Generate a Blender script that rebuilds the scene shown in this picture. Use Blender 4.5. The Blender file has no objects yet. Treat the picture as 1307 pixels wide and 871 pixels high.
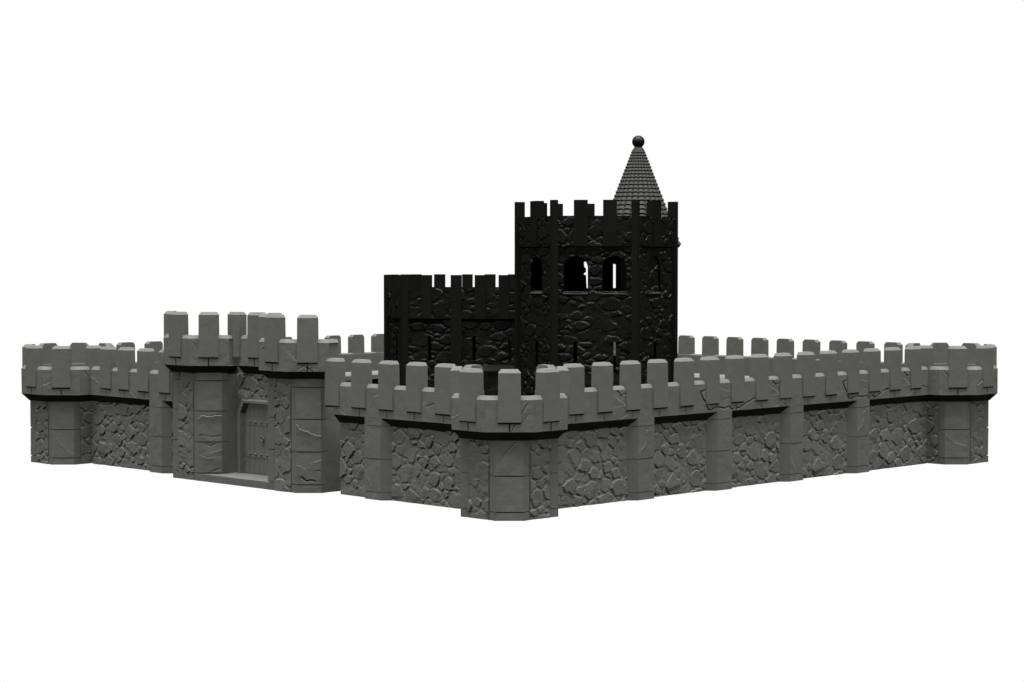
# Grey fortress with a black keep on a pure white surface.  Unit = spacing of two wall merlons.
import bpy, math, random
import numpy as np
from mathutils import Vector

SC = bpy.context.scene
COL = SC.collection
R2 = math.sqrt(2.0)
S = 12.709                      # half diagonal of the square of corner towers
HL = S / R2                     # half length of a wall, tower centre to tower centre

# ------------------------------------------------------------------ materials
def stone(name, diff, gloss, rough, bump, scale, var):
    m = bpy.data.materials.new(name); m.use_nodes = True
    nt = m.node_tree; nt.nodes.clear(); N = nt.nodes.new; L = nt.links.new
    out = N('ShaderNodeOutputMaterial'); mix = N('ShaderNodeMixShader'); d = N('ShaderNodeBsdfDiffuse'); g = N('ShaderNodeBsdfGlossy')
    tc = N('ShaderNodeTexCoord'); n1 = N('ShaderNodeTexNoise'); n2 = N('ShaderNodeTexNoise'); ramp = N('ShaderNodeMapRange')
    col = N('ShaderNodeMixRGB'); b = N('ShaderNodeBump')
    n1.inputs['Scale'].default_value = scale; n1.inputs['Detail'].default_value = 5
    n2.inputs['Scale'].default_value = scale * .35; n2.inputs['Detail'].default_value = 4
    L(tc.outputs['Object'], n1.inputs['Vector']); L(tc.outputs['Object'], n2.inputs['Vector'])
    ramp.inputs['From Min'].default_value = .3; ramp.inputs['From Max'].default_value = .7
    L(n2.outputs['Fac'], ramp.inputs['Value'])
    col.inputs['Color1'].default_value = (*[c * (1 - var) for c in diff], 1)
    col.inputs['Color2'].default_value = (*[c * (1 + var) for c in diff], 1)
    L(ramp.outputs['Result'], col.inputs['Fac']); L(col.outputs['Color'], d.inputs['Color'])
    b.inputs['Strength'].default_value = 1.0; b.inputs['Distance'].default_value = bump
    L(n1.outputs['Fac'], b.inputs['Height']); L(b.outputs['Normal'], d.inputs['Normal']); L(b.outputs['Normal'], g.inputs['Normal'])
    g.inputs['Color'].default_value = (1, 1, .96, 1); g.inputs['Roughness'].default_value = rough
    mix.inputs['Fac'].default_value = gloss
    L(d.outputs['BSDF'], mix.inputs[1]); L(g.outputs['BSDF'], mix.inputs[2]); L(mix.outputs['Shader'], out.inputs['Surface'])
    return m

def tint(v): return (v, v, v * .95)
GREY = stone('grey_cast_stone', tint(.0030), .0001, .45, .010, 4.0, .05)
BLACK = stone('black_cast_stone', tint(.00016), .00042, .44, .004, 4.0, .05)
TILE = stone('dark_grey_roof_tile', tint(.0012), .0001, .4, .002, 6.0, .06)

SHADE = stone('painted_joint_shade', tint(.0006), .0001, .5, .002, 4.0, .05)  # shade painted as near-black colour into joints, clefts and cores behind panels
INNER = stone('painted_interior_shade', tint(.00001), .00001, .6, .001, 4.0, .05)  # near-black colour painting the shade inside rooms, slits and alcoves

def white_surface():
    m = bpy.data.materials.new('glowing_white_surface'); m.use_nodes = True
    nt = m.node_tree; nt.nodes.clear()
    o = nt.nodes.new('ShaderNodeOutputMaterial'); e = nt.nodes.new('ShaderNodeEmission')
    e.inputs['Color'].default_value = (1, 1, 1, 1); e.inputs['Strength'].default_value = 1.0  # the surface glows at background level, so no shadow shows on it
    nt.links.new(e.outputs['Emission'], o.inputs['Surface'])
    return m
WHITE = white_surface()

# ------------------------------------------------------------------ mesh helpers
class MB:
    def __init__(self): self.v = []; self.f = []; self.dark = set()
    def add(self, vs, fs):
        k = len(self.v); self.v += [tuple(map(float, p)) for p in vs]
        self.f += [tuple(int(i) + k for i in f) for f in fs]; return self
    def box(self, x0, x1, y0, y1, z0, z1):
        return self.prism([(x0, y0), (x1, y0), (x1, y1), (x0, y1)], z0, z1)
    def prism(self, poly, z0, z1, ch=0, chz=0):
        """vertical prism of a counter-clockwise plan polygon; optional chamfered top."""
        n = len(poly); rings = [[(x, y, z0) for x, y in poly]]
        if ch:
            rings.append([(x, y, z1 - chz) for x, y in poly])
            rings.append([(x, y, z1) for x, y in inset(poly, ch)])
        else: rings.append([(x, y, z1) for x, y in poly])
        vs = [p for r in rings for p in r]; fs = [tuple(range(n))[::-1]]
        for r in range(len(rings) - 1):
            for i in range(n):
                j = (i + 1) % n; fs.append((r*n + i, r*n + j, (r+1)*n + j, (r+1)*n + i))
        fs.append(tuple(range((len(rings)-1)*n, len(rings)*n)))
        return self.add(vs, fs)
    def sweep(self, prof, x0, x1):
        """profile [(y,z)...] clockwise seen from +x, extruded along x."""
        n = len(prof); vs = [(x0, y, z) for y, z in prof] + [(x1, y, z) for y, z in prof]
        fs = [tuple(range(n)), tuple(range(2*n - 1, n - 1, -1))]
        for i in range(n):
            j = (i + 1) % n; fs.append((i, i + n, j + n, j))
        return self.add(vs, fs)
    def xf(self, M):
        """apply 2-d transform function (x,y)->(x,y) to all vertices so far"""
        self.v = [(*M(x, y), z) for x, y, z in self.v]; return self
    def mesh(self, name, mat):
        me = bpy.data.meshes.new(name); me.from_pydata(self.v, [], self.f); me.update()
        me.materials.append(mat)
        if self.dark and len(me.polygons) == len(self.f):
            me.materials.append(SHADE)  # cleft and joint faces take the painted shade colour
            me.polygons.foreach_set('material_index', [1 if i in self.dark else 0 for i in range(len(self.f))])
        return me
    def build(self, name, mat, parent=None, label=None):
        return link(name, self.mesh(name, mat), parent, label)

def link(name, me, parent=None, label=None, loc=None, rz=None):
    o = bpy.data.objects.new(name, me); COL.objects.link(o); o.parent = parent
    if label: o['label'] = label
    if loc is not None: o.location = loc
    if rz is not None: o.rotation_euler = (0, 0, rz)
    return o

def thing(name, label, cat, loc=(0, 0, 0), rz=0, group=None):
    o = bpy.data.objects.new(name, None); COL.objects.link(o); o.location = loc; o.rotation_euler = (0, 0, rz)
    o.empty_display_size = .3; o['kind'] = 'thing'; o['label'] = label; o['category'] = cat
    if group: o['group'] = group
    return o

def copy_thing(src, label, loc, rz):
    r = src.copy(); COL.objects.link(r); r.location = loc; r.rotation_euler = (0, 0, rz); r['label'] = label
    for ch in list(src.children):
        c = ch.copy(); COL.objects.link(c); c.parent = r
        for g in list(ch.children):
            d = g.copy(); COL.objects.link(d); d.parent = c
    return r

def inset(poly, d):
    n = len(poly); out = []
    for i in range(n):
        p0, p1, p2 = (np.array(poly[(i + k) % n], float) for k in (-1, 0, 1))
        a = (p1 - p0) / np.linalg.norm(p1 - p0); b = (p2 - p1) / np.linalg.norm(p2 - p1)
        na = np.array([-a[1], a[0]]); nb = np.array([-b[1], b[0]])
        m = na + nb; m = m / (m @ m) * 2 * d / 1.0
        out.append(tuple(p1 + m * (1.0 if True else 0)))
    return out

def rot(a):
    c, s = math.cos(a), math.sin(a); return lambda x, y: (c*x - s*y, s*x + c*y)

# ------------------------------------------------------------------ relief functions h(u, z)
def noise(seed):
    rng = np.random.RandomState(seed); T = rng.rand(64, 64)
    def f(x, y):
        xi = np.floor(x).astype(int); yi = np.floor(y).astype(int); fx = x - xi; fy = y - yi
        fx = fx*fx*(3 - 2*fx); fy = fy*fy*(3 - 2*fy); g = lambda i, j: T[(xi + i) % 64, (yi + j) % 64]
        return (g(0,0)*(1-fx) + g(1,0)*fx)*(1-fy) + (g(0,1)*(1-fx) + g(1,1)*fx)*fy - .5
    return f
def fbm(seed, octs=4):
    ns = [noise(seed*7 + k) for k in range(octs)]
    return lambda x, y: sum(n(x*2**k + 3.1*k, y*2**k + 1.7*k) * .5**k for k, n in enumerate(ns))

def rubble(seed, w, z0, z1, size=.30, asp=1.15, amp=1.0, course=False):
    """rubble masonry: flat stones of uneven size, rounded and chipped, standing a little proud of wide mortar"""
    rng = np.random.RandomState(seed); pts = []; tries = 0
    W = w/2 + size; area = (2*W)*(z1 - z0 + 2*size)
    while tries < 7000:
        tries += 1
        k = 1.0 if tries < 50 else .74 if tries < 500 else .54 if tries < 2500 else .36
        x = rng.uniform(-W, W); z = rng.uniform(z0 - size, z1 + size); r = size*k*rng.uniform(.42, .62)
        if all(((x-a)/asp)**2 + (z-b)**2 > ((r + c)*1.0)**2 for a, b, c in pts): pts.append((x, z, r))
    P = np.array(pts); M = len(P)
    hgt = rng.choice([.003, .012, .021, .032], M, p=[.20, .28, .30, .22]) + rng.uniform(-.003, .003, M)
    hgt = hgt*np.clip(P[:,2]/(size*.34), .55, 1)
    tx = rng.uniform(-.045, .045, M); tz = rng.uniform(-.06, .035, M); dia = rng.uniform(0, math.pi, M); sq = rng.uniform(.0, .16, M)
    f2a = rng.uniform(0, 2*math.pi, M); f2s = rng.uniform(.06, .22, M); f2o = rng.uniform(.006, .022, M)
    w1, w2, f3, f4 = fbm(seed + 1), fbm(seed + 2), fbm(seed + 3), fbm(seed + 4, 3)
    def h(u, z):
        sh = u.shape; u = u.ravel(); z = z.ravel()
        uu = u + .20*size*w1(u*3.6, z*3.6) + .030*w2(u*14, z*14); zz = z + .20*size*w2(u*3.6 + 9, z*3.6) + .030*w1(u*14 + 5, z*14)
        F1 = np.full(len(u), 9.0); F2 = F1.copy(); idx = np.zeros(len(u), int)
        for i in range(M):
            dx = (uu - P[i,0])/asp; dz_ = zz - P[i,1]; c_, s_ = math.cos(dia[i]), math.sin(dia[i])
            a, b = np.abs(c_*dx + s_*dz_), np.abs(-s_*dx + c_*dz_)
            d = (1 - sq[i])*np.hypot(a, b) + sq[i]*1.15*np.maximum(a, b) - P[i,2]
            c = d < F1; F2 = np.where(c, F1, np.minimum(F2, d)); idx = np.where(c, i, idx); F1 = np.where(c, d, F1)
        e = np.minimum((F2 - F1)*.7, .066 - F1*1.25)
        du = u - P[idx,0]; dz = z - P[idx,1]
        top = hgt[idx] + tx[idx]*du + tz[idx]*dz
        top = np.minimum(top, hgt[idx] + f2o[idx] + f2s[idx]*(np.cos(f2a[idx])*du + np.sin(f2a[idx])*dz))
        top = np.maximum(top, hgt[idx] - .02)
        mort = -.002 + .026*f4(u*3.1, z*3.1)
        t = np.clip((e - .024)/.030, 0, 1); t = t*t*(3 - 2*t)
        mort = np.maximum(mort, -.010)
        r = mort + np.maximum(top - mort, .0)*t + .006*f3(u*6, z*6) + .0035*f4(u*19, z*19)
        return (r*amp).reshape(sh)
    return h

def segd(u, z, a, b):
    ax, az = a; bx, bz = b; dx, dz = bx - ax, bz - az; L2 = dx*dx + dz*dz + 1e-12
    t = np.clip(((u-ax)*dx + (z-az)*dz)/L2, 0, 1); qx, qz = ax + t*dx, az + t*dz
    d = np.hypot(u-qx, z-qz); side = np.sign((dx*(z-az) - dz*(u-ax)) * (1 if dx >= 0 else -1))
    return d, side
def jag(pl, seed, amp=.018, step=.07):
    rng = random.Random(seed); out = []
    for a, b in zip(pl[:-1], pl[1:]):
        n = max(1, int(math.hypot(b[0]-a[0], b[1]-a[1])/step))
        for k in range(n):
            t = k/n; j = 0 if k == 0 else amp
            out.append((a[0]+(b[0]-a[0])*t + rng.uniform(-j, j), a[1]+(b[1]-a[1])*t + rng.uniform(-j, j)))
    out.append(pl[-1]); return out
def cracks(lines, und=None):
    """lines: (kind, polyline, size); 'd' a dark cleft, 'l' a ledge that catches the light from above, 'j' a straight joint"""
    L = [(k, p if k == 'j' else jag(p, 11 + 7*i), s) for i, (k, p, s) in enumerate(lines)]
    nz = fbm(und if und else 5, 3)
    def h(u, z):
        r = .012*nz(u*1.8, z*1.8) + .005*nz(u*6 + 4, z*6)
        if und is None: r = r*0
        for k, pl, s in L:
            D = np.full(u.shape, 9.0); SD = np.zeros(u.shape)
            for a, b in zip(pl[:-1], pl[1:]):
                d, sd = segd(u, z, a, b); c = d < D; D = np.where(c, d, D); SD = np.where(c, sd, SD)
            if k == 'j': r = r - s*(D < .011)
            elif k == 'd': r = r - 1.6*s*np.exp(-(D/.016)**2) + np.where(SD > 0, .55*s*np.exp(-D/.10), 0)
            else: r = r + np.where(SD < 0, s*np.exp(-D/.12), 0) - .25*s*np.exp(-(D/.014)**2)
        return r
    def mask(u, z):
        m = np.zeros(u.shape, bool)
        for k, pl, s in L:
            if k == 'l' or (k == 'd' and s < .0115): continue
            for a, b in zip(pl[:-1], pl[1:]):
                d, sd = segd(u, z, a, b); m |= d < ({'j': .0105 if s < .025 else .0125, 'd': min(.016, .85*s)}[k])
        return m
    h.mask = mask
    return h
flat = lambda u, z: u*0

def panel(mb, M, dist, w, z0, z1, h, step=.02, skirt=.06, holes=(), u0=None, xs=None):
    """relief grid on a vertical plane. M maps local (u, -d) plan coordinates, d = distance outward.  holes = closed outlines [(u,z)..]"""
    a0 = -w/2 if u0 is None else u0[0]; a1 = w/2 if u0 is None else u0[1]
    nu = max(2, int(round((a1-a0)/step)) + 1); nz = max(2, int(round((z1-z0)/step)) + 1)
    U, Z = np.meshgrid(np.linspace(a0, a1, nu), np.linspace(z0, z1, nz), indexing='ij')
    D = h(U, Z); inside = np.zeros(U.shape, bool)
    for ol in holes:
        ol = np.array(ol); x0, x1_, y0, y1 = ol[:,0].min(), ol[:,0].max(), ol[:,1].min(), ol[:,1].max()
        near = (U > x0-step*2) & (U < x1_+step*2) & (Z > y0-step*2) & (Z < y1+step*2)
        ins = np.zeros(U.shape, bool); n = len(ol)
        for i in range(n):
            (xa, ya), (xb, yb) = ol[i], ol[(i+1) % n]
            if ya == yb: continue
            c = ((ya > Z) != (yb > Z)) & (U < (xb-xa)*(Z-ya)/(yb-ya) + xa); ins ^= c
        dense = np.concatenate([np.linspace(ol[i], ol[(i+1) % n], 40, endpoint=False) for i in range(n)])
        ii = np.argwhere(ins)
        full = ins[:-1,:-1] & ins[1:,:-1] & ins[:-1,1:] & ins[1:,1:]
        # vertices inside the hole that still belong to a kept quad are pulled on to the outline
        for i, j in ii:
            kept = False
            for di in (-1, 0):
                for dj in (-1, 0):
                    p, q_ = i+di, j+dj
                    if 0 <= p < nu-1 and 0 <= q_ < nz-1 and not full[p, q_]: kept = True
            if kept:
                k = np.argmin((dense[:,0]-U[i,j])**2 + (dense[:,1]-Z[i,j])**2); U[i,j], Z[i,j] = dense[k]
        inside |= ins
    vs = []; idx = -np.ones(U.shape, int); k = 0
    fullc = inside[:-1,:-1] & inside[1:,:-1] & inside[:-1,1:] & inside[1:,1:]
    for i in range(nu):
        for j in range(nz):
            x, y = M(U[i,j], -(dist + D[i,j])); vs.append((x, y, Z[i,j])); idx[i,j] = k; k += 1
    fs = [(idx[i,j], idx[i+1,j], idx[i+1,j+1], idx[i,j+1]) for i in range(nu-1) for j in range(nz-1) if not fullc[i,j]]
    if skirt:
        ring = [(i,0) for i in range(nu)] + [(nu-1,j) for j in range(1,nz)] + [(i,nz-1) for i in range(nu-2,-1,-1)] + [(0,j) for j in range(nz-2,0,-1)]
        b0 = k
        for i, j in ring:
            x, y = M(U[i,j], -(dist - skirt)); vs.append((x, y, Z[i,j])); k += 1
        m = len(ring)
        for a in range(m):
            b = (a+1) % m; fs.append((idx[ring[b]], idx[ring[a]], b0+a, b0+b))
    k0 = len(mb.f)
    if hasattr(h, 'mask'):
        # sample cell centres so that hair-thin clefts keep their width
        Uc = (U[:-1,:-1] + U[1:,1:])/2; Zc = (Z[:-1,:-1] + Z[1:,1:])/2; mk = h.mask(Uc, Zc); q = 0
        for i in range(nu-1):
            for j in range(nz-1):
                if not fullc[i,j]:
                    if mk[i,j]: mb.dark.add(k0 + q)
                    q += 1
    return mb.add(vs, fs)

ID = lambda x, y: (x, y)
def shift(M, dx, dy): return lambda x, y: M(x + dx, y + dy)

# ------------------------------------------------------------------ shared pieces
def merlon_mb(x0, x1, y0, y1, z0, z1, ch=.06, chz=.075, foot=.045):
    """cast merlon: undercut foot, slight draft on the flanks, chamfered top"""
    d = .010; ym = y0 + foot
    r = [[(x0, ym, z0 - foot), (x1, ym, z0 - foot), (x1, y1, z0 - foot), (x0, y1, z0 - foot)],
         [(x0, y0, z0), (x1, y0, z0), (x1, y1, z0), (x0, y1, z0)],
         [(x0 + d, y0, z1 - chz), (x1 - d, y0, z1 - chz), (x1 - d, y1 - .010, z1 - chz), (x0 + d, y1 - .010, z1 - chz)],
         [(x0 + d + ch, y0 + ch, z1), (x1 - d - ch, y0 + ch, z1), (x1 - d - ch, y1 - .012, z1), (x0 + d + ch, y1 - .012, z1)]]
    r = [[(min(max(x, x0 - .008), x1 + .008) + (-.010 if x < (x0+x1)/2 else .010), y, z) for x, y, z in q] for q in r]
    return loft(MB(), r)

def oct_ring(ap):
    t = math.tan(math.pi/8); c = [(-t, -1), (t, -1), (1, -t), (1, t), (t, 1), (-t, 1), (-1, t), (-1, -t)]
    return [(x*ap, y*ap) for x, y in c]

def loft(mb, rings, close_top=True, close_bot=True):
    n = len(rings[0]); vs = [p for r in rings for p in r]; fs = []
    for r in range(len(rings)-1):
        for i in range(n):
            j = (i+1) % n; fs.append((r*n+i, r*n+j, (r+1)*n+j, (r+1)*n+i))
    if close_bot: fs.append(tuple(range(n))[::-1])
    if close_top: fs.append(tuple(range((len(rings)-1)*n, len(rings)*n)))
    return mb.add(vs, fs)
def at(poly, z): return [(x, y, z) for x, y in poly]

def ashlar(mb, M, bounds, und, lines=(), step=.022):
    """a proud corner pier of stacked smooth blocks: front +-.31 at 1.109, returning to +-.44 at .93"""
    g = .011
    for k, (a, b) in enumerate(zip(bounds[:-1], bounds[1:])):
        z0 = a + (g if k else 0); z1 = b - (g if k < len(bounds)-2 else 0)
        poly = [M(x, y) for x, y in ((-.31, -1.085), (.31, -1.085), (.44, -.91), (-.44, -.91))]
        pr = [(-.44, -.91), (-.44, -.935), (-.312, -1.107), (-.29, -1.075), (.29, -1.075), (.312, -1.107), (.44, -.935), (.44, -.91)]
        MBp = MB().prism(pr, z0, z1); MBp.xf(M); mb.add(MBp.v, MBp.f)
        panel(mb, M, 1.111, .62, z0 + .004, z1 - .004, cracks(list(lines), und + k), step, .004)
    core = MB().prism([(-.425, -.90), (-.425, -.92), (-.285, -1.066), (.285, -1.066), (.425, -.92), (.425, -.90)], bounds[0] + .01, bounds[-1] - .004)
    core.xf(M); k0 = len(mb.f); mb.add(core.v, core.f); mb.dark |= set(range(k0, k0 + len(core.f))); return mb  # inner core coloured as shade so the block gaps read dark

# crack patterns seen on the mouldings
PCR = [[('d', [(.05, 2.0), (.22, 2.33), (.40, 2.62)], .007), ('d', [(.0, 2.22), (.1, 2.12), (.3, 2.22), (.42, 2.4)], .004)],
       [('l', [(-.52, 2.28), (-.30, 2.36), (-.15, 2.46)], .014)],
       [('l', [(.28, 2.05), (.33, 2.3), (.38, 2.5)], .012)],
       [('d', [(-.4, 2.7), (-.25, 2.5)], .008)]]

def tower(root, dz=0, bounds=(0, .19, 1.0, 1.80), faces=range(8), merlons=range(8), rubs=(1, 3, 5, 7), seed=3, acr=None, pcr=None, seamw=.0, smooth=(), plats=True):
    """octagonal tower: even faces carry ashlar piers, odd faces rubble.  Face k looks to -90+45k degrees."""
    T = bounds[-1]; zp = 2.0 + dz
    mb = MB().prism(oct_ring(.93), 0, T + .1)
    if plats: pass
    mb.build('tower_core', SHADE, root)  # core painted in the shade colour to darken seams between panels
    for k in range(8):
        M = rot(k*math.pi/4)
        if k % 2 == 0:
            ashlar(MB(), M, bounds, 40 + k + seed, (acr or {}).get(k, ())).build('corner_pier', GREY, root)
        elif k in rubs:
            b = panel(MB(), M, .975, .632, 0, T, rubble(seed*10 + k, .665, 0, T, .37, 1.15, 1.35), .015, .07)
            b.build('rubble_panel', GREY, root)
        else:
            b = panel(MB(), M, .985, .68, 0, T - .05, cracks([], 60 + k), .05, .07); b.build('wall_panel', GREY, root)
    # corbelled, crenellated parapet
    A = 1.304; B = 1.06; mb = MB()
    rings = [at(oct_ring(.95), zp - .204), at(oct_ring(1.10), zp - .204), at(oct_ring(A), zp), at(oct_ring(A - .035), zp + .006), at(oct_ring(A - .035), zp + .709), at(oct_ring(A), zp + .715), at(oct_ring(A - .065), zp + .80), at(oct_ring(B + .03), zp + .80), at(oct_ring(B), zp + .77), at(oct_ring(B), zp + .15)]
    n = 8
    if len(faces) < 8:   # the inward face is open: its neighbours stop beside their merlons
        for r in rings:
            for a, b in ((4, 3), (5, 6)): r[a] = tuple(np.array(r[b]) + .76*(np.array(r[a]) - np.array(r[b])))
    vs = [p for r in rings for p in r]; fs = []
    for r in range(len(rings)-1):
        for i in range(n):
            j = (i+1) % n
            if i not in faces: continue
            fs.append((r*n+i, r*n+j, (r+1)*n+j, (r+1)*n+i))
    fs.append(tuple(range((len(rings)-1)*n, len(rings)*n)))
    if len(faces) < 8:
        for i in (4, 5): fs.append(tuple(r*n + i for r in range(len(rings))))
    mb.add(vs, fs)
    for k in faces:
        M = rot(k*math.pi/4); ln = [('j', [(0, zp - .02), (0, zp + .24)], .03)]
        for kind, pl, s in (pcr or {}).get(k, []): ln.append((kind, [(x, z + dz) for x, z in pl], s))
        panel(mb, M, A + .001, 1.076, zp + .003, zp + .712, cracks(ln, 70 + k + seed), .018, .0, u0=(-.538, .27) if (len(faces) < 8 and k == 3) else (-.27, .538) if (len(faces) < 8 and k == 5) else None)
    mb.build('parapet', GREY, root)
    for k in merlons:
        wm = .205 if (len(faces) < 8 and k in (3, 5)) else .25
        m = merlon_mb(-wm, wm, -A - .042, -B - .006, zp + .22, zp + 1.39); m.xf(rot(k*math.pi/4)); m.build('merlon', GREY, root)

def wallframe_crack(base, dx): return [(k, [(x + dx, z) for x, z in p], s) for k, p, s in base]

BAYS_IN = [(-4.02, -1.98), (-1.02, 1.02), (1.98, 4.02)]
RUB = {}
def rub_mesh(kind, w):
    """bays of one kind share their casting"""
    if (kind, w) not in RUB:
        RUB[(kind, w)] = panel(MB(), ID, 0, w, 0, 1.80, rubble(100 + kind, w, 0, 1.8, .37, 1.2, 1.25), .0145, .07).mesh('rubble_panel', GREY)
    return RUB[(kind, w)]

BUT = {}
def buttress_mesh(k):
    if k in BUT: return BUT[k]
    mb = MB(); bs = [0, .19, 1.0, 1.80, 2.03]; g = .008
    for i, (a, b) in enumerate(zip(bs[:-1], bs[1:])):
        z0 = a + (g if i else 0); z1 = b - (g if i < 3 else 0)
        if i == 3: z1 = 2.005
        mb.prism([(-.48, .05), (-.48, -.004), (-.294, -.208), (-.27, -.172), (.27, -.172), (.294, -.208), (.48, -.004), (.48, .05)], z0, z1)
        cr = []
        if k == 1: cr = [('l', [(-.2, 1.22), (-.06, 1.33), (.0, 1.5), (.06, 1.8)], .012), ('d', [(-.29, 1.05), (-.2, 1.2)], .006)]
        if k == 0: cr = [('l', [(-.30, .9), (-.22, .62), (-.05, .35), (-.02, .2)], .010)]
        panel(mb, ID, .212, .588, z0 + .003, z1 - .003, cracks(cr, 20 + i + k*4), .025, .004)
    k0 = len(mb.f); mb.prism([(-.465, .04), (-.465, 0), (-.26, -.165), (.26, -.165), (.465, 0), (.465, .04)], .01, 2.0); mb.dark |= set(range(k0, len(mb.f)))  # core faces carry painted shade for the gaps between blocks
    BUT[k] = mb.mesh('buttress', GREY); return BUT[k]

MER = [merlon_mb(-.25, .25, -.25, -.004, 2.22, 3.39).mesh('merlon', GREY)]
def curtain(root, x0, x1, buts, bays, mers, lines, arcade=False, seed=0, joints=True):
    """a run of curtain wall along local x, outside towards -y, wall face at y=0"""
    # body: 1.0 thick with a wall walk behind the parapet
    mb = MB()
    if arcade:
        mb.box(x0, x1, .045, .55, 0, 2.0)
    else: mb.box(x0, x1, .045, 1.0, 0, 2.0)
    mb.build('wall_body', GREY, root)
    mb = MB(); mb.sweep([(.2, 2.0), (.2, 2.2), (1.04, 2.2), (1.12, 2.13), (1.12, 2.0)], x0, x1); mb.build('wall_walk', GREY, root)
    if arcade:
        MB().box(x0, x1, .545, .56, 0, 1.997).build('alcove_shade', INNER, root)  # black sheet painting the shade in the alcoves
        x = x0
        k = 0
        while x < x1 - .5:
            MB().box(x + .42, min(x + .98, x1), .552, 1.0, 0, 1.998).build('walk_pier', GREY, root); x += 1.5; k += 1
    for kind, a, b in bays:
        o = link('rubble_panel', rub_mesh(kind, round(b - a, 3)), root, None, ((a + b)/2, 0, 0))
    for i, x in enumerate(buts): link('buttress', buttress_mesh((i + seed) % 3), root, None, (x, 0, 0))
    mb = MB(); mb.sweep([(.03, 1.75), (-.207, 1.998), (-.172, 2.006), (-.172, 2.709), (-.207, 2.715), (-.14, 2.80), (-.03, 2.80), (0, 2.765), (0, 2.1), (.25, 2.1), (.25, 1.75)], x0, x1)
    ln = list(lines)
    if joints: ln += [('j', [(x, 1.98), (x, 2.24)], .02 if 1 < abs(x) < 6.5 else .03) for x in mers]
    panel(mb, ID, .208, 1, 2.003, 2.712, cracks(ln, 31 + seed), .02, .0, u0=(x0, x1))
    mb.build('parapet', GREY, root)
    for x in mers: link('merlon', MER[0], root, None, (x, 0, 0))

# ------------------------------------------------------------------ the white surface
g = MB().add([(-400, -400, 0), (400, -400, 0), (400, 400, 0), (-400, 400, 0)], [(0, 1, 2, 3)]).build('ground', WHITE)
g['kind'] = 'structure'; g['label'] = 'evenly glowing white surface the fortress stands on'
g.location.z = -.004

# ------------------------------------------------------------------ corner towers
tn = thing('corner_tower', 'octagonal grey tower where the gated wall meets the long plain front wall', 'tower', (0, -S, 0), 0, 'corner towers')
tower(tn, acr={0: [('d', [(-.22, 1.32), (-.05, 1.55), (.08, 1.70), (.16, 1.76)], .004)], 2: [('l', [(-.3, .95), (0, .55), (.3, .3)], .006)], 6: [('l', [(-.31, .9), (.0, .62), (.3, .55)], .008)]},
      pcr={0: PCR[0], 7: PCR[1], 1: PCR[2], 6: PCR[3], 2: PCR[1], 5: PCR[3], 3: PCR[3]}, seed=4, faces=(0, 1, 2, 3, 5, 6, 7), merlons=(0, 1, 2, 3, 5, 6, 7))
copy_thing(tn, 'octagonal grey tower ending the plain front wall, away from the gate', (S, 0, 0), math.pi/2)
copy_thing(tn, 'octagonal grey tower ending the gated wall beyond the gatehouse', (-S, 0, 0), -math.pi/2)
copy_thing(tn, 'octagonal grey tower hidden behind the black keep', (0, S, 0), math.pi)

# ------------------------------------------------------------------ curtain walls
A6 = [('d', [(-2.44, 2.55), (-2.42, 2.46), (-2.33, 2.33), (-2.24, 2.22), (-2.17, 2.09), (-2.08, 2.05)], .017), ('d', [(-2.40, 2.545), (-2.22, 2.575), (-2.1, 2.63)], .014),
      ('d', [(-2.08, 2.05), (-1.95, 2.08), (-1.78, 2.12), (-1.5, 2.07), (-1.32, 2.11), (-1.18, 2.02), (-1.06, 2.10), (-.98, 2.045)], .012),
      ('d', [(-.98, 2.045), (-.85, 2.07), (-.62, 2.16), (-.38, 2.25), (-.05, 2.30)], .017),
      ('d', [(.45, 2.70), (.62, 2.56)], .012), ('d', [(.6, 2.58), (.95, 2.66)], .010),
      ('l', [(.47, 2.5), (.72, 2.36), (.85, 2.24)], .012), ('l', [(.5, 2.32), (.75, 2.34)], .009), ('l', [(.62, 2.02), (.85, 2.12)], .010),
      ('d', [(-1.55, 2.30), (-1.3, 2.33), (-1.0, 2.2)], .004), ('l', [(-1.55, 2.55), (-1.3, 2.5)], .007)]
LINR = wallframe_crack(A6, 0) + wallframe_crack(A6, 6) + wallframe_crack(A6[4:9], -6) + [('d', [(6.95, 2.42), (7.2, 2.28), (7.6, 2.22), (7.75, 2.1)], .009)]
M15 = [float(i) for i in range(-7, 8)]
BAYS = [(0, -7.9, -4.98), (1, -4.02, -1.98), (2, -1.02, 1.02), (1, 1.98, 4.02), (2, 4.98, 7.9)]
wr = thing('curtain_wall', 'long grey front wall without a gate, cracked below its battlements', 'wall', (S/2, -S/2, 0), math.pi/4, 'curtain walls')
curtain(wr, -7.95, 7.95, [-4.5, -1.5, 1.5, 4.5], BAYS, M15, LINR, seed=1)
wb = copy_thing(wr, 'grey rear wall between the black keep and the tower of the plain front wall', (S/2, S/2, 0), 3*math.pi/4)
wl = thing('curtain_wall', 'grey rear wall between the gatehouse and the black hall, with stair treads before it', 'wall', (-S/2, S/2, 0), 5*math.pi/4, 'curtain walls')
curtain(wl, -7.95, 7.95, [-4.5, -1.5, 1.5, 4.5], BAYS, M15, LINR, arcade=True, seed=2)

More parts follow.
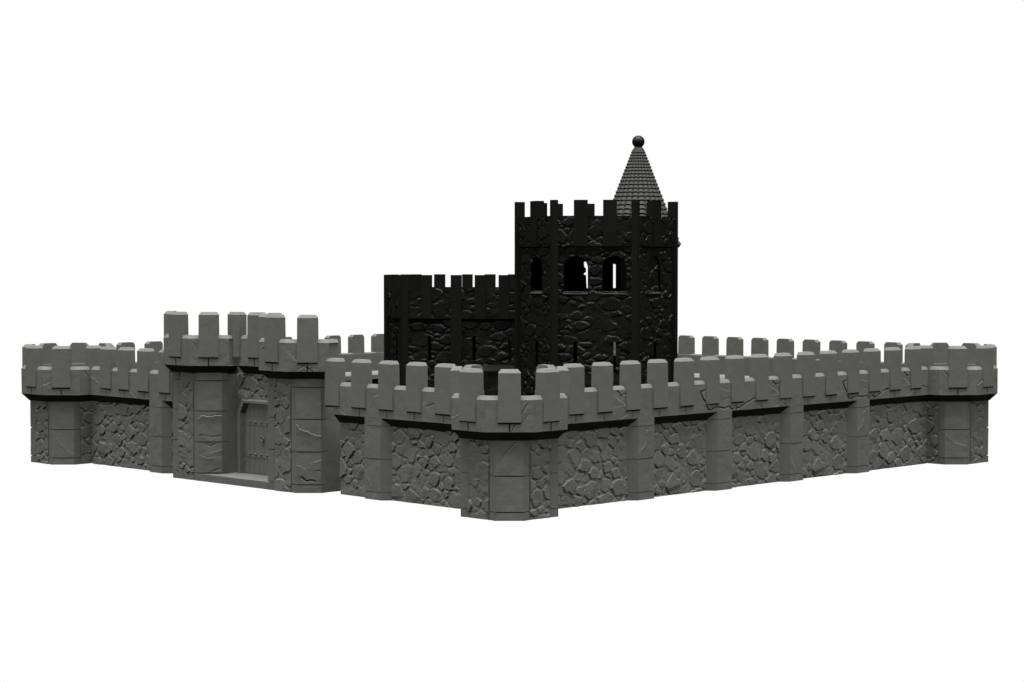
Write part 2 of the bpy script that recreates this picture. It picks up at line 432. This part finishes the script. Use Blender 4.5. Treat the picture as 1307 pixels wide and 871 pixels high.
# the gated wall: local x runs from the far tower to the near one
LINL = [('l', [(-7.55, 2.5), (-7.25, 2.36), (-7.2, 2.28), (-6.9, 2.15)], .014), ('l', [(-5.7, 2.16), (-5.45, 2.02)], .012),
        ('l', [(-4.3, 2.2), (-4.15, 2.36), (-3.98, 2.55)], .008), ('l', [(4.3, 2.2), (4.4, 2.33), (4.55, 2.52), (4.62, 2.53)], .011),
        ('d', [(6.4, 2.36), (6.62, 2.42), (6.9, 2.44)], .008), ('d', [(6.7, 2.68), (6.9, 2.62)], .008), ('l', [(3.05, 2.3), (3.25, 2.12), (3.5, 2.0)], .013)]
wa = thing('curtain_wall', 'short grey wall between the gatehouse and the tower it shares with the plain front wall', 'wall', (-S/2, -S/2, 0), -math.pi/4, 'curtain walls')
curtain(wa, 3.03, 7.95, [4.5], [(3, 3.05, 4.02), (4, 4.98, 7.9)], [3., 4., 5., 6., 7.], LINL, seed=3)
wc = thing('curtain_wall', 'short grey wall beyond the gatehouse, ending at the outermost tower of the gated side', 'wall', (-S/2, -S/2, 0), -math.pi/4, 'curtain walls')
curtain(wc, -7.95, -3.75, [-4.5], [(5, -7.9, -4.98), (3, -4.02, -3.8)], [-6.88, -6., -5.06, -4.06], LINL, seed=1)

# stair against the rear wall
st = thing('stair', 'open grey stair treads against the rear wall, glimpsed past the gatehouse', 'stairs', (-S/2, S/2, 0), 5*math.pi/4)
for k, z in enumerate((2.38, 2.09, 1.80, 1.51, 1.22, .93, .64, .35)):
    MB().box(.40, 1.55, 1.14 + .16*k, 1.50 + .16*k, z - .10, z).build('tread', GREY, st)
for x in (.32, 1.55):
    MB().add([(x, 1.14, 2.42), (x, 2.75, 0), (x, 2.35, 0), (x, 1.14, 1.95), (x+.08, 1.14, 2.42), (x+.08, 2.75, 0), (x+.08, 2.35, 0), (x+.08, 1.14, 1.95)],
             [(0,1,2,3), (7,6,5,4), (0,4,5,1), (1,5,6,2), (2,6,7,3), (3,7,4,0)]).build('stringer', GREY, st)

# ------------------------------------------------------------------ gatehouse (local frame of the gated wall)
GX = -.495
gx, gy = Vector((-S/2, -S/2, 0)), None
ca = math.cos(-math.pi/4); sa = math.sin(-math.pi/4)
gate = thing('gatehouse', 'grey twin-turreted gatehouse with a studded plank door set deep between its turrets', 'gatehouse', (-S/2 + ca*GX, -S/2 + sa*GX, 0), -math.pi/4)
GB = (0, .208, 1.03, 1.845, 2.646, 2.86)
TX = 2.035
def off(lines, d=0): return lines
def turret(sx, seed, acr, pcr):
    """front half of an octagonal turret; ashlar piers on its diagonals, rubble to the front"""
    cx, cy = sx*TX, .354
    P = lambda M: (lambda x, y: tuple(np.array(M(x, y)) + (cx, cy)))
    core = MB().prism([(x, y) for x, y in oct_ring(.93)][0:4] + [(.93, 0.6), (-.93, .6)] + [oct_ring(.93)[7]], 0, 3.0)
    core = MB().prism([(-.385, -.93), (.385, -.93), (.93, -.385), (.93, .30), (-.93, .30), (-.93, -.385)], 0, 2.95); core.xf(P(ID)); core.build('turret_core', SHADE, gate)  # turret core painted as shade behind the panel seams
    panel(MB(), P(ID), .975, .632, 0, 2.86, rubble(seed, .665, 0, 2.86, .44, 1.15, 1.25), .015, .07).build('rubble_panel', GREY, gate)
    for q, k in ((-1, -1), (1, 1)):
        M = rot(k*math.pi/4)
        ashlar(MB(), P(M), GB, seed + k, acr.get(k, ())).build('corner_pier', GREY, gate)
        M2 = rot(k*math.pi/2)
        # smooth side face (towards the passage or the curtain wall)
        rng_ = (-.33, .25) if k == 1 else (-.25, .33)
        panel(MB(), P(M2), .965, 1, 0, 2.79, cracks([], seed + 9), .06, .07, u0=(-.345, .28) if k == 1 else (-.28, .345)).build('wall_panel', GREY, gate)
    zp = 3.05; A = 1.304; t = math.tan(math.pi/8)
    def half(ap, yb): return [(-ap, yb), (-ap, -ap*t), (-ap*t, -ap), (ap*t, -ap), (ap, -ap*t), (ap, yb)]
    B = 1.06; yb = -.23
    outer = half(A, yb)
    mb = MB()
    def strip(r0, r1):
        n = len(r0); mb.add(list(r0) + list(r1), [(i, i+1, n+i+1, n+i) for i in range(n-1)])
    rr = [at(half(.95, yb), zp - .204), at(half(1.10, yb), zp - .204), at(half(A, yb), zp), at(half(A - .035, yb), zp + .006), at(half(A - .035, yb), zp + .709), at(half(A, yb), zp + .715), at(half(A - .065, yb), zp + .80), at(half(B + .03, yb), zp + .80), at(half(B, yb), zp + .77), at(half(B, yb), zp - .2)]
    for a, b in zip(rr[:-1], rr[1:]): strip(a, b)
    for i in (0, -1):
        col = [r[i] for r in rr]; mb.add(col, [tuple(range(len(rr))) if i == 0 else tuple(range(len(rr)))[::-1]])
    mb.add([(x, y, zp - .18) for x, y, z in rr[-1]], [tuple(range(6))])
    for k in (-1, 0, 1):
        M = rot(k*math.pi/4); ln = [('j', [(0, zp - .02), (0, zp + .24)], .02)]
        ln += [(kd, [(x, z + 1.05) for x, z in pl], s) for kd, pl, s in pcr.get(k, [])]
        panel(mb, M, A + .001, 1.076, zp + .003, zp + .712, cracks(ln, 80 + k + seed), .018, 0)
    mb.xf(P(ID)); mb.build('parapet', GREY, gate)
    for k in (-1, 0, 1):
        m = merlon_mb(-.25, .25, -A - .042, -B - .006, zp + .23, zp + 1.41); m.xf(P(rot(k*math.pi/4))); m.build('merlon', GREY, gate)
turret(-1, 211, {1: [('l', [(-.31, 1.66), (-.2, 1.74), (-.05, 1.70), (.1, 1.72), (.3, 1.74)], .024), ('l', [(-.2, .66), (-.08, .61), (.05, .62)], .010), ('l', [(.12, .78), (.31, .85)], .012), ('d', [(-.1, .97), (.02, .92), (.12, .97)], .007), ('d', [(.05, .26), (.25, .32)], .008), ('d', [(-.28, 1.2), (.1, 1.17), (.28, 1.2)], .005)],
                 -1: [('l', [(-.3, 1.5), (0, 1.62), (.3, 1.56)], .015)]},
       {1: [('l', [(-.12, 2.05), (-.14, 2.25)], .012), ('d', [(-.4, 2.6), (-.3, 2.42)], .006)], 0: [('l', [(-.1, 2.15), (-.05, 2.05)], .014)], -1: [('d', [(-.3, 2.6), (-.42, 2.4)], .010)]})
turret(1, 223, {1: [('l', [(-.31, 1.72), (-.2, 1.60), (-.02, 1.55), (.12, 1.48), (.31, 1.45)], .026), ('l', [(-.28, .70), (-.15, .66), (-.1, .6)], .012), ('d', [(-.18, .40), (-.05, .30), (.15, .31)], .016), ('l', [(.2, .80), (.31, .83)], .014), ('d', [(.2, .56), (.31, .55)], .008)],
                -1: [('l', [(-.3, 1.5), (0, 1.62), (.3, 1.56)], .015)]},
       {1: [('l', [(-.17, 2.06), (.1, 2.27)], .016), ('l', [(-.17, 2.07), (-.26, 2.22)], .010), ('d', [(-.12, 2.14), (.12, 2.0)], .008), ('l', [(-.5, 2.5), (-.3, 2.3)], .008)],
        0: [('d', [(-.35, 2.55), (-.1, 2.7)], .012)], -1: [('d', [(-.1, 2.6), (-.3, 2.3)], .010)]})
# gate wall between the turrets
MB().box(-1.12, 1.12, .40, .70, 0, 3.3).build('gate_wall', GREY, gate)
panel(MB(), ID, -.305, 2.1, 2.16, 2.83, rubble(231, 2.1, 2.1, 2.9, .46, 1.15, 1.4), .0165, .1).build('rubble_panel', GREY, gate)
mb = MB(); zp = 3.05
mb.sweep([(.34, zp - .25), (.085, zp), (.12, zp + .006), (.12, zp + .709), (.085, zp + .715), (.15, zp + .80), (.27, zp + .80), (.30, zp + .77), (.30, zp - .05), (.7, zp - .05), (.7, zp - .25)], -.73, .73)
panel(mb, ID, -.084, 1.45, zp + .003, zp + .712, cracks([('j', [(0, zp), (0, zp + .24)], .02), ('l', [(.25, 3.62), (.45, 3.7), (.6, 3.70)], .010), ('d', [(.5, 3.5), (.6, 3.3)], .006)], 93), .02, 0)
mb.build('parapet', GREY, gate)
m = merlon_mb(-.25, .25, .043, .294, zp + .23, zp + 1.41); m.build('merlon', GREY, gate)
for sx in (-1, 1):
    c = (sx*.73, .085); a = .20
    lx = lambda d: c[0] - sx*d
    poly = [(lx(-.22), c[1] - .15), (lx(.042), c[1] - .15), (lx(.135), c[1] - .042), (lx(.135), c[1] + .205), (lx(-.22), c[1] + .205)]
    if sx < 0: poly = poly[::-1]
    area = sum(p[0]*q[1] - q[0]*p[1] for p, q in zip(poly, poly[1:] + poly[:1]))
    if area < 0: poly = poly[::-1]
    MB().prism(poly, zp + .23, zp + 1.41, .05, .075).build('merlon', GREY, gate)
# door frame: flat-topped arch with cut corners, chamfered inwards
def framepts(hw, top, cw, chh): return [(-hw, .19), (-hw, top - chh), (-hw + cw, top), (hw - cw, top), (hw, top - chh), (hw, .19)]
fo = framepts(1.0, 2.17, .20, .34); fm = framepts(.83, 2.06, .15, .27); fi = framepts(.79, 2.02, .15, .26)
fb = framepts(.955, 2.125, .19, .33)
rings = [(fo, .36), (fo, .285), (fb, .235), (fm, .235), (fi, .42)]
mb = MB(); n = 6
vs = [(x, y, z) for ol, y in rings for x, z in ol]
mb.add(vs, [(r*n+i, r*n+i+1, (r+1)*n+i+1, (r+1)*n+i) for r in range(4) for i in range(n-1)])
mb.build('door_frame', GREY, gate)
door = None
# planks: one leaf with grooves between the boards
hw = .80; nb = 8; edges = np.linspace(-hw, hw, nb + 1); rng = random.Random(4); mb = MB()
for i in range(nb):
    a, b = edges[i] + .006, edges[i+1] - .006; y = .376 + rng.uniform(0, .006); top = lambda x: min(2.02, 2.02 - .26*max(0, (abs(x) - .64)/.15))
    mb.add([(a, y, .20), (b, y, .20), (b, y, top(b)), (a, y, top(a)), (a, .40, .20), (b, .40, .20), (b, .40, top(b)), (a, .40, top(a))],
           [(0,1,2,3), (0,4,5,1), (1,5,6,2), (2,6,7,3), (3,7,4,0)])
mb.add([(-hw, .392, .19), (hw, .392, .19), (hw, .392, 2.02), (-hw, .392, 2.02)], [(0,1,2,3)])
door = mb.build('door', GREY, gate)
for z in (.714, 1.563):
    mb = MB().prism([(-.76, .366), (.70, .366), (.70, .38), (-.76, .38)], z - .085, z + .085); mb.build('strap', GREY, door)
    for x in (-.55, -.32, -.087, .16, .40, .63):
        mb = MB(); r = .030; seg = 8
        rg = [[(x + rr*math.cos(2*math.pi*k/seg), y, z + rr*math.sin(2*math.pi*k/seg)) for k in range(seg)] for rr, y in ((.034, .366), (.031, .338), (.014, .322))]
        loft(mb, rg); mb.build('stud', GREY, door)
    for dz in (-.19, .05):
        MB().box(-.80, -.765, .345, .375, z + dz - .04, z + dz + .04).build('hinge', GREY, door)
def torus(cx, y, cz, R, r, tilt=0):
    vs = []; fs = []; n, m = 20, 8
    for i in range(n):
        a = 2*math.pi*i/n
        for j in range(m):
            b = 2*math.pi*j/m; rr = R + r*math.cos(b); vs.append((cx + rr*math.cos(a), y + r*math.sin(b), cz + rr*math.sin(a)))
            fs.append((i*m + j, ((i+1) % n)*m + j, ((i+1) % n)*m + (j+1) % m, i*m + (j+1) % m))
    return MB().add(vs, fs)
torus(-.015, .335, 1.14, .055, .019).build('ring_handle', GREY, door)
MB().box(-.042, .012, .33, .375, 1.175, 1.225).build('handle_plate', GREY, door)
# worn threshold slab in front of the door
def thr(u, z): return .012*fbm(8)(u*3, z*3) + .008*fbm(9)(u*9, z*9)
mb = MB(); nx, ny = 60, 50; X, Y = np.meshgrid(np.linspace(-1.60, 1.60, nx), np.linspace(-.605, .40, ny), indexing='ij')
rb = rubble(77, 3.2, -.7, .5, .4, 1.3, .5)
Zt = .180 + rb(X, Y)*.8
mb.add([(X[i,j], Y[i,j], Zt[i,j]) for i in range(nx) for j in range(ny)], [(i*ny+j, (i+1)*ny+j, (i+1)*ny+j+1, i*ny+j+1) for i in range(nx-1) for j in range(ny-1)])
mb.box(-1.66, 1.66, -.625, -.60, 0, .19); mb.box(-1.60, 1.60, -.61, .40, 0, .14)
mb.build('threshold', GREY, gate)

# ------------------------------------------------------------------ black keep
KA = math.radians(-3.5); KX = 2.5
keep = thing('keep_tower', 'tall black hexagonal keep with arched windows and a tiled cone roof behind its battlements', 'keep', (KX, 0, 0), KA)
def arch(cu, hw, sill, spring, n=14):
    return [(cu - hw, sill), (cu + hw, sill)] + [(cu + hw*math.cos(a), spring + hw*math.sin(a)) for a in np.linspace(0, math.pi, n + 1)]
def rect(cu, hw, z0, z1): return [(cu - hw, z0), (cu + hw, z0), (cu + hw, z1), (cu - hw, z1)]
def reveal(ol, M, d0, d1):
    """jambs, head and sill of an opening through the wall"""
    n = len(ol); vs = [(*M(u, -d0), z) for u, z in ol] + [(*M(u, -d1), z) for u, z in ol]
    return MB().add(vs, [(i, (i+1) % n, n + (i+1) % n, n + i) for i in range(n)])
RB_, RP, RM = 1.92, 1.985, 2.045
def wallM(k): return rot(k*math.pi/3)
front_h = {0: [arch(-.537, .34, 4.934, 5.60), arch(.55, .34, 4.934, 5.60), rect(-.54, .052, 2.778, 3.536), rect(.558, .032, 2.70, 3.536)],
           5: [arch(-.013, .34, 4.934, 5.60), rect(0, .07, 2.72, 3.51)],
           1: [arch(-.003, .34, 4.93, 5.60), rect(.05, .06, 2.72, 3.51)],
           3: [[(-.52, 4.99), (-.44, 4.99), (-.44, 4.99), (.345, 4.99)][:0] or [(.315 - .0, 4.99), (.20, 4.99), (.20, 5.78), (.40, 5.78), (.385, 5.62), (.335, 5.58), (.335, 5.46), (.40, 5.44), (.40, 5.39), (.335, 5.388)][::-1],
               rect(-.512, .037, 4.99, 5.716), rect(-.525, .045, 2.98, 3.44)],
           2: [], 4: []}
core = MB()
NPh = {}
for k in range(6):
    M = wallM(k); vis = k in (0, 1, 5)
    hs = front_h[k]
    base = rubble(300 + k, 2.3, 0, 6.25, .29, 1.9, 1.1)
    hfun = base
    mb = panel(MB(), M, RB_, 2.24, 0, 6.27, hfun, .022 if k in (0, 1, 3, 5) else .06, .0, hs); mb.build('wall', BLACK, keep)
    for ol in hs:
        w_ = reveal(ol, M, RB_ + (.016 if k == 1 else -.012), RB_ - (.075 if k == 1 else .10 if k == 5 else .12 if k == 3 else .40))
        w_.build('window' if len(ol) > 4 else 'arrow_slit', INNER if (k in (1, 5) or len(ol) == 4) else BLACK, keep)  # jambs of side windows and slits blackened as painted shade
    for cu in ((-.537, .55) if k == 0 else (-.008,) if k in (1, 5) else ()):
        d_ = .10 if k == 0 else .05
        s_ = MB().add([(cu - .345, -RB_ - .045, 4.888), (cu + .345, -RB_ - .045, 4.888), (cu + .345, -RB_ + d_, 4.945), (cu - .345, -RB_ + d_, 4.945), (cu - .345, -RB_ - .045, 4.87), (cu + .345, -RB_ - .045, 4.87), (cu + .345, -RB_ + d_, 4.87), (cu - .345, -RB_ + d_, 4.87)],
                      [(0,1,2,3), (4,5,1,0), (5,6,2,1), (6,7,3,2), (7,4,0,3), (7,6,5,4)]); s_.xf(M); s_.build('sill', TILE, keep)  # paler than the keep: light from above put into the sill colour
    if k == 1:   # the arch on this side is walled up
        panel(MB(), M, RB_ - .055, .75, 4.90, 5.97, rubble(360, .75, 4.9, 6.0, .30, 1.5), .022, 0).build('blind_window', BLACK, keep, 'arch filled in with rubble')
    panel(MB(), M, RB_ - .135, 2.05, 0, 6.35, flat, .03, 0, [[(u*1.0, z) for u, z in ol] for ol in hs]).build('shade_lining', INNER, keep)  # black lining added to paint the keep's interior dark
    # parapet band
    mb = panel(MB(), M, RP, 2.26, 6.211, 7.065, rubble(330 + k, 2.26, 6.2, 7.1, .34, 1.3, .95), .022 if vis else .06, .0)
    b3 = MB().add([(-1.14, -RP + .004, 6.213), (1.14, -RP + .004, 6.213), (1.14, -RB_ + .03, 6.145), (-1.14, -RB_ + .03, 6.145)], [(3, 2, 1, 0)]); b3.xf(M); mb.add(b3.v, b3.f)
    b2 = MB().prism([(-1.14, -RP + .03), (1.14, -RP + .03), (1.01, -RP + .25), (-1.01, -RP + .25)], 6.213, 7.055); b2.xf(M); mb.add(b2.v, b2.f)
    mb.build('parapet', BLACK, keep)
    # pilaster on the corner, running up as a merlon; stops short of the angle on both leaves
    V = RM/math.cos(math.pi/6); Mv = rot(k*math.pi/3 + math.pi/6); c30, s30 = math.cos(math.pi/6), math.sin(math.pi/6); L = .152; D = .26
    def leaf(t, d, s): return (s*t*c30, -V + t*s30 + d*c30 / 1.0) if False else (s*(t*c30 - d*s30), -V + t*s30 + d*c30)
    apex_in = (0, -V + D/c30)
    poly = [leaf(L, 0, -1), (0, -V), leaf(L, 0, 1), leaf(L, D, 1), apex_in, leaf(L, D, -1)]
    p = MB().prism(poly, 0, 7.506); p.xf(Mv); p.build('pilaster', BLACK, keep)
    for cu in ((-.392, .423) if k in (0, 3) else (0.0,)):
        cu -= .15 if k == 3 else 0
        m = MB().box(cu - .192, cu + .192, -RM, -RM + .25, 6.208, 7.506); m.xf(M); m.build('merlon', BLACK, keep)
hexp = [(2.05*math.cos(math.radians(a)), 2.05*math.sin(math.radians(a))) for a in (-120, -60, 0, 60, 120, 180)]
MB().prism(hexp, 6.4, 6.55).build('platform', BLACK, keep)
MB().prism(hexp, 4.40, 4.50).build('floor', BLACK, keep)
# stair turret with a conical tiled roof at the rear corner
TC = (1.215, 2.06)
tur = MB(); seg = 40
ringf = lambda r, z: [(TC[0] + r*math.cos(2*math.pi*i/seg), TC[1] + r*math.sin(2*math.pi*i/seg), z) for i in range(seg)]
loft(tur, [ringf(.60, 0), ringf(.60, 5.80), ringf(.95, 6.12), ringf(.95, 6.3)]); tobj = tur.build('stair_turret', BLACK, keep)
rad = lambda z: .180 + (9.089 - z)*.3845
mb = MB(); z = 9.10; hrow = .080; NT = 24; SEG = 10; n = NT*SEG
while z > 6.30:
    zb = z - hrow; prof = []
    # (height, radius offset, how much of the barrel shape applies): tucked head, face, lip, undercut
    for zz, dr, f in ((z - .10*hrow, -.030, .5), (zb + .45*hrow, .000, 1), (zb + .06*hrow, .016, 1), (zb, .014, 1), (zb - .32*hrow, -.042, .7), (zb - .32*hrow, -.09, .7)):
        ring = []
        for i in range(n):
            a = 2*math.pi*i/n; u = (i % SEG)/SEG*2 - 1; bul = math.sqrt(max(0, 1 - u*u)); R_ = rad(zz)
            rr = R_ + dr + (.034*R_ + .003)*(bul - .75)*f; z2 = zz + .34*hrow*(bul - .5)*(1 if dr > -.02 else .8)
            ring.append((TC[0] + rr*math.cos(a), TC[1] + rr*math.sin(a), z2))
        prof.append(ring)
    loft(mb, prof[::-1], False, False); z = zb; hrow *= 1.032
loft(mb, [ringf(.195, 9.07), ringf(.175, 9.12), ringf(.10, 9.21)], True, False)
roof = mb.build('cone_roof', TILE, tobj, 'cone roof of dark grey scalloped tiles')
vs = []; fs = []; nu, nv = 40, 24
for j in range(nv + 1):
    t = math.pi*j/nv
    for i in range(nu):
        a = 2*math.pi*i/nu; vs.append((TC[0] + .188*math.sin(t)*math.cos(a), TC[1] + .188*math.sin(t)*math.sin(a), 9.352 + .188*math.cos(t)))
for j in range(nv):
    for i in range(nu): fs.append((j*nu + i, (j+1)*nu + i, (j+1)*nu + (i+1) % nu, j*nu + (i+1) % nu))
me = MB().add(vs, fs).mesh('finial_ball', BLACK)
for p in me.polygons: p.use_smooth = True
link('finial_ball', me, tobj, 'plain black ball topping the cone roof')

# ------------------------------------------------------------------ black hall beside the keep
hall = thing('great_hall', 'lower black hall with arrow slits adjoining the keep on its gatehouse side', 'hall', (KX, 0, 0), KA)
F, FB = 1.90, 1.78
HP = [(-5.62, .03), (-6.325, 1.25), (-6.325, 2.68), (-5.62, 3.90)]
def edgeM(p, q):
    """plan frame of a wall whose outside lies right of p->q seen from above; u runs p->q centred"""
    p, q = np.array(p), np.array(q); d = (q - p); L = np.linalg.norm(d); d /= L; nrm = np.array([d[1], -d[0]]); mid = (p + q)/2
    return (lambda x, y: tuple(mid + d*x - nrm*y)), L
XE = -2.25; XR = -1.2
faces = [(HP[0], (XE, .03)), (HP[1], HP[0]), (HP[2], HP[1]), (HP[3], HP[2]), ((XR, 3.9), HP[3]), ((XR, 1.9), (XR, 3.9))]
def ux(x, L, p0): return x - p0 - L/2
ZP, ZC, ZT = 4.126, 5.0, 5.392
for fi, (p, q) in enumerate(faces):
    M, L = edgeM(p, q); vis = fi in (0, 1)
    sl = []
    if fi == 0: sl = [rect(ux(x, L, -5.62), .048, 2.90, 3.626) for x in (-4.85, -3.55, -2.505)]
    if fi == 1: sl = [rect(0, .05, 2.90, 3.626)]
    hf = rubble(400 + fi, L, 0, 4.2, .30, 1.9, 1.1)
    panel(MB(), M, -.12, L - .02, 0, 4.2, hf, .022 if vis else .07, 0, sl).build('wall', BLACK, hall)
    for ol in sl: reveal(ol, M, -.125, -.40).build('arrow_slit', INNER, hall)  # slit jambs painted black for shade
    if sl:
        lin = MB().box(-L/2 + .3, L/2 - .3, .41, .45, 2.5, 4.2); lin.xf(M); lin.build('shade_lining', INNER, hall)  # black sheet behind the slits stands in for the hall's inner shade
    mb = panel(MB(), M, -.055, L - .02, ZP, ZC, rubble(430 + fi, L, 4.1, 5.1, .38, 1.3, .95), .022 if vis else .07, 0)
    b3 = MB().add([(-L/2 + .01, .058, ZP + .002), (L/2 - .01, .058, ZP + .002), (L/2 - .01, .17, ZP - .21), (-L/2 + .01, .17, ZP - .21)], [(3, 2, 1, 0)]); b3.xf(M); mb.add(b3.v, b3.f)
    b2 = MB().prism([(-L/2 + .01, .085), (L/2 - .01, .085), (L/2 - .1, .30), (-L/2 + .1, .30)], ZP + .002, ZC - .01); b2.xf(M); mb.add(b2.v, b2.f)
    mb.build('parapet', BLACK, hall)
    if fi == 0: ms = [(ux(x, L, -5.62), .155) for x in (-4.94, -3.37, -2.674)]; pl = [ux(-4.07, L, -5.62)]
    elif fi == 4: ms = [(-(ux(x, L, -5.62)), .165) for x in (-4.9, -3.34, -2.62, -1.9)]; pl = [-(ux(-4.04, L, -5.62))]
    elif fi == 2: ms = [(0, .15)]; pl = []
    elif fi == 3: ms = [(0, .14), (-L/2 + .24, .10)]; pl = []
    else: ms = [(.0, .14)]; pl = []
    for x, w in ms:
        m = MB().box(x - w, x + w, 0, .25, ZP - .003, ZT); m.xf(M); m.build('merlon', BLACK, hall)
    for x in pl:
        m = MB().box(x - .155, x + .155, -.004, .25, 0, ZT); m.xf(M); m.build('pilaster', BLACK, hall)
poly = [(XE, .03)] + [tuple(p) for p in HP] + [(XR, 3.9)]
for i in range(1, 5):
    V = np.array(poly[i]); a = np.array(poly[i-1]) - V; b = np.array(poly[i+1]) - V; a /= np.linalg.norm(a); b /= np.linalg.norm(b)
    inn = (a + b)/np.linalg.norm(a + b); half_ = math.acos(a @ b)/2; D = .26; L = .150
    na = inn*1.0 - a*(inn @ a); na /= np.linalg.norm(na); nb = inn - b*(inn @ b); nb /= np.linalg.norm(nb)
    P = [V + a*L, V, V + b*L, V + b*L + nb*D, V + inn*D/math.sin(half_), V + a*L + na*D]
    V2 = V - inn*.004; P = [p - inn*.004 for p in P]
    ar = sum(p[0]*q[1] - q[0]*p[1] for p, q in zip(P, P[1:] + P[:1]))
    if ar < 0: P = P[::-1]
    MB().prism([tuple(p) for p in P], 0, ZT).build('pilaster', BLACK, hall)
ip = [(-2.2, .25), (-1.25, 2.0), (-1.25, 3.7), (-5.5, 3.7), (-6.12, 2.62), (-6.12, 1.3), (-5.5, .25)]
MB().prism(ip, 4.30, 4.42).build('platform', BLACK, hall)
MB().prism(ip, 2.6, 2.7).build('floor', BLACK, hall)

# low porch against the hall
panel(MB(), ID, .30, .86, 0, 2.62, rubble(470, .86, 0, 2.7, .36, 1.3, 1.1), .022, 0, u0=(-3.17, -2.36)).build('porch_wall', BLACK, hall)
MB().add([(-3.30, -.34, 2.63), (-2.36, -.34, 2.63), (-2.36, .15, 2.78), (-3.30, .15, 2.78), (-3.30, -.34, 2.60), (-2.36, -.34, 2.60), (-2.36, .15, 2.6), (-3.30, .15, 2.6)],
         [(0,1,2,3), (4,5,1,0), (5,6,2,1), (6,7,3,2), (7,4,0,3), (7,6,5,4)]).build('porch_roof', BLACK, hall)
MB().box(-3.30, -3.15, -.325, .12, 0, 2.60).build('porch_pier', BLACK, hall)

# ------------------------------------------------------------------ lamps, world, camera
def sun(name, az, el, strength, angle, shadow=True):
    l = bpy.data.lights.new(name, 'SUN'); l.energy = strength; l.angle = math.radians(angle); l.color = (1, .995, .98); l.use_shadow = shadow
    o = bpy.data.objects.new(name, l); COL.objects.link(o)
    a, e = math.radians(az), math.radians(el)
    d = Vector((math.sin(a)*math.cos(e), -math.cos(a)*math.cos(e), math.sin(e)))   # towards the lamp; az 0 = behind the camera
    o.rotation_euler = d.to_track_quat('Z', 'Y').to_euler(); o.location = d*40; return o
sun('lamp', -58, 50, 54, 10, False)
sun('lamp', 58, 50, 52, 10, False)
sun('lamp', -58, 52, 50, 34)
sun('lamp', 58, 52, 50, 34)
sun('lamp', 0, 62, 6, 60)
sun('lamp', 0, 89.5, 335, 48)

w = bpy.data.worlds.new('World'); SC.world = w; w.use_nodes = True
bg = w.node_tree.nodes['Background']; bg.inputs['Color'].default_value = (1, 1, 1, 1); bg.inputs['Strength'].default_value = 1.0

cam = bpy.data.cameras.new('camera'); co = bpy.data.objects.new('camera', cam); COL.objects.link(co)
cam.sensor_width = 36; cam.sensor_fit = 'HORIZONTAL'; cam.lens = 36*2618.3/1307; cam.clip_start = .5; cam.clip_end = 2000
co.location = (.0094, -S - 46.649, 5.7775); co.rotation_euler = (math.radians(90 - 2.2124), 0, math.radians(-.0578))
SC.camera = co
SC.view_settings.view_transform = 'Standard'; SC.view_settings.look = 'None'; SC.view_settings.exposure = 0; SC.view_settings.gamma = 1
SC.cycles.max_bounces = 4; SC.cycles.diffuse_bounces = 2
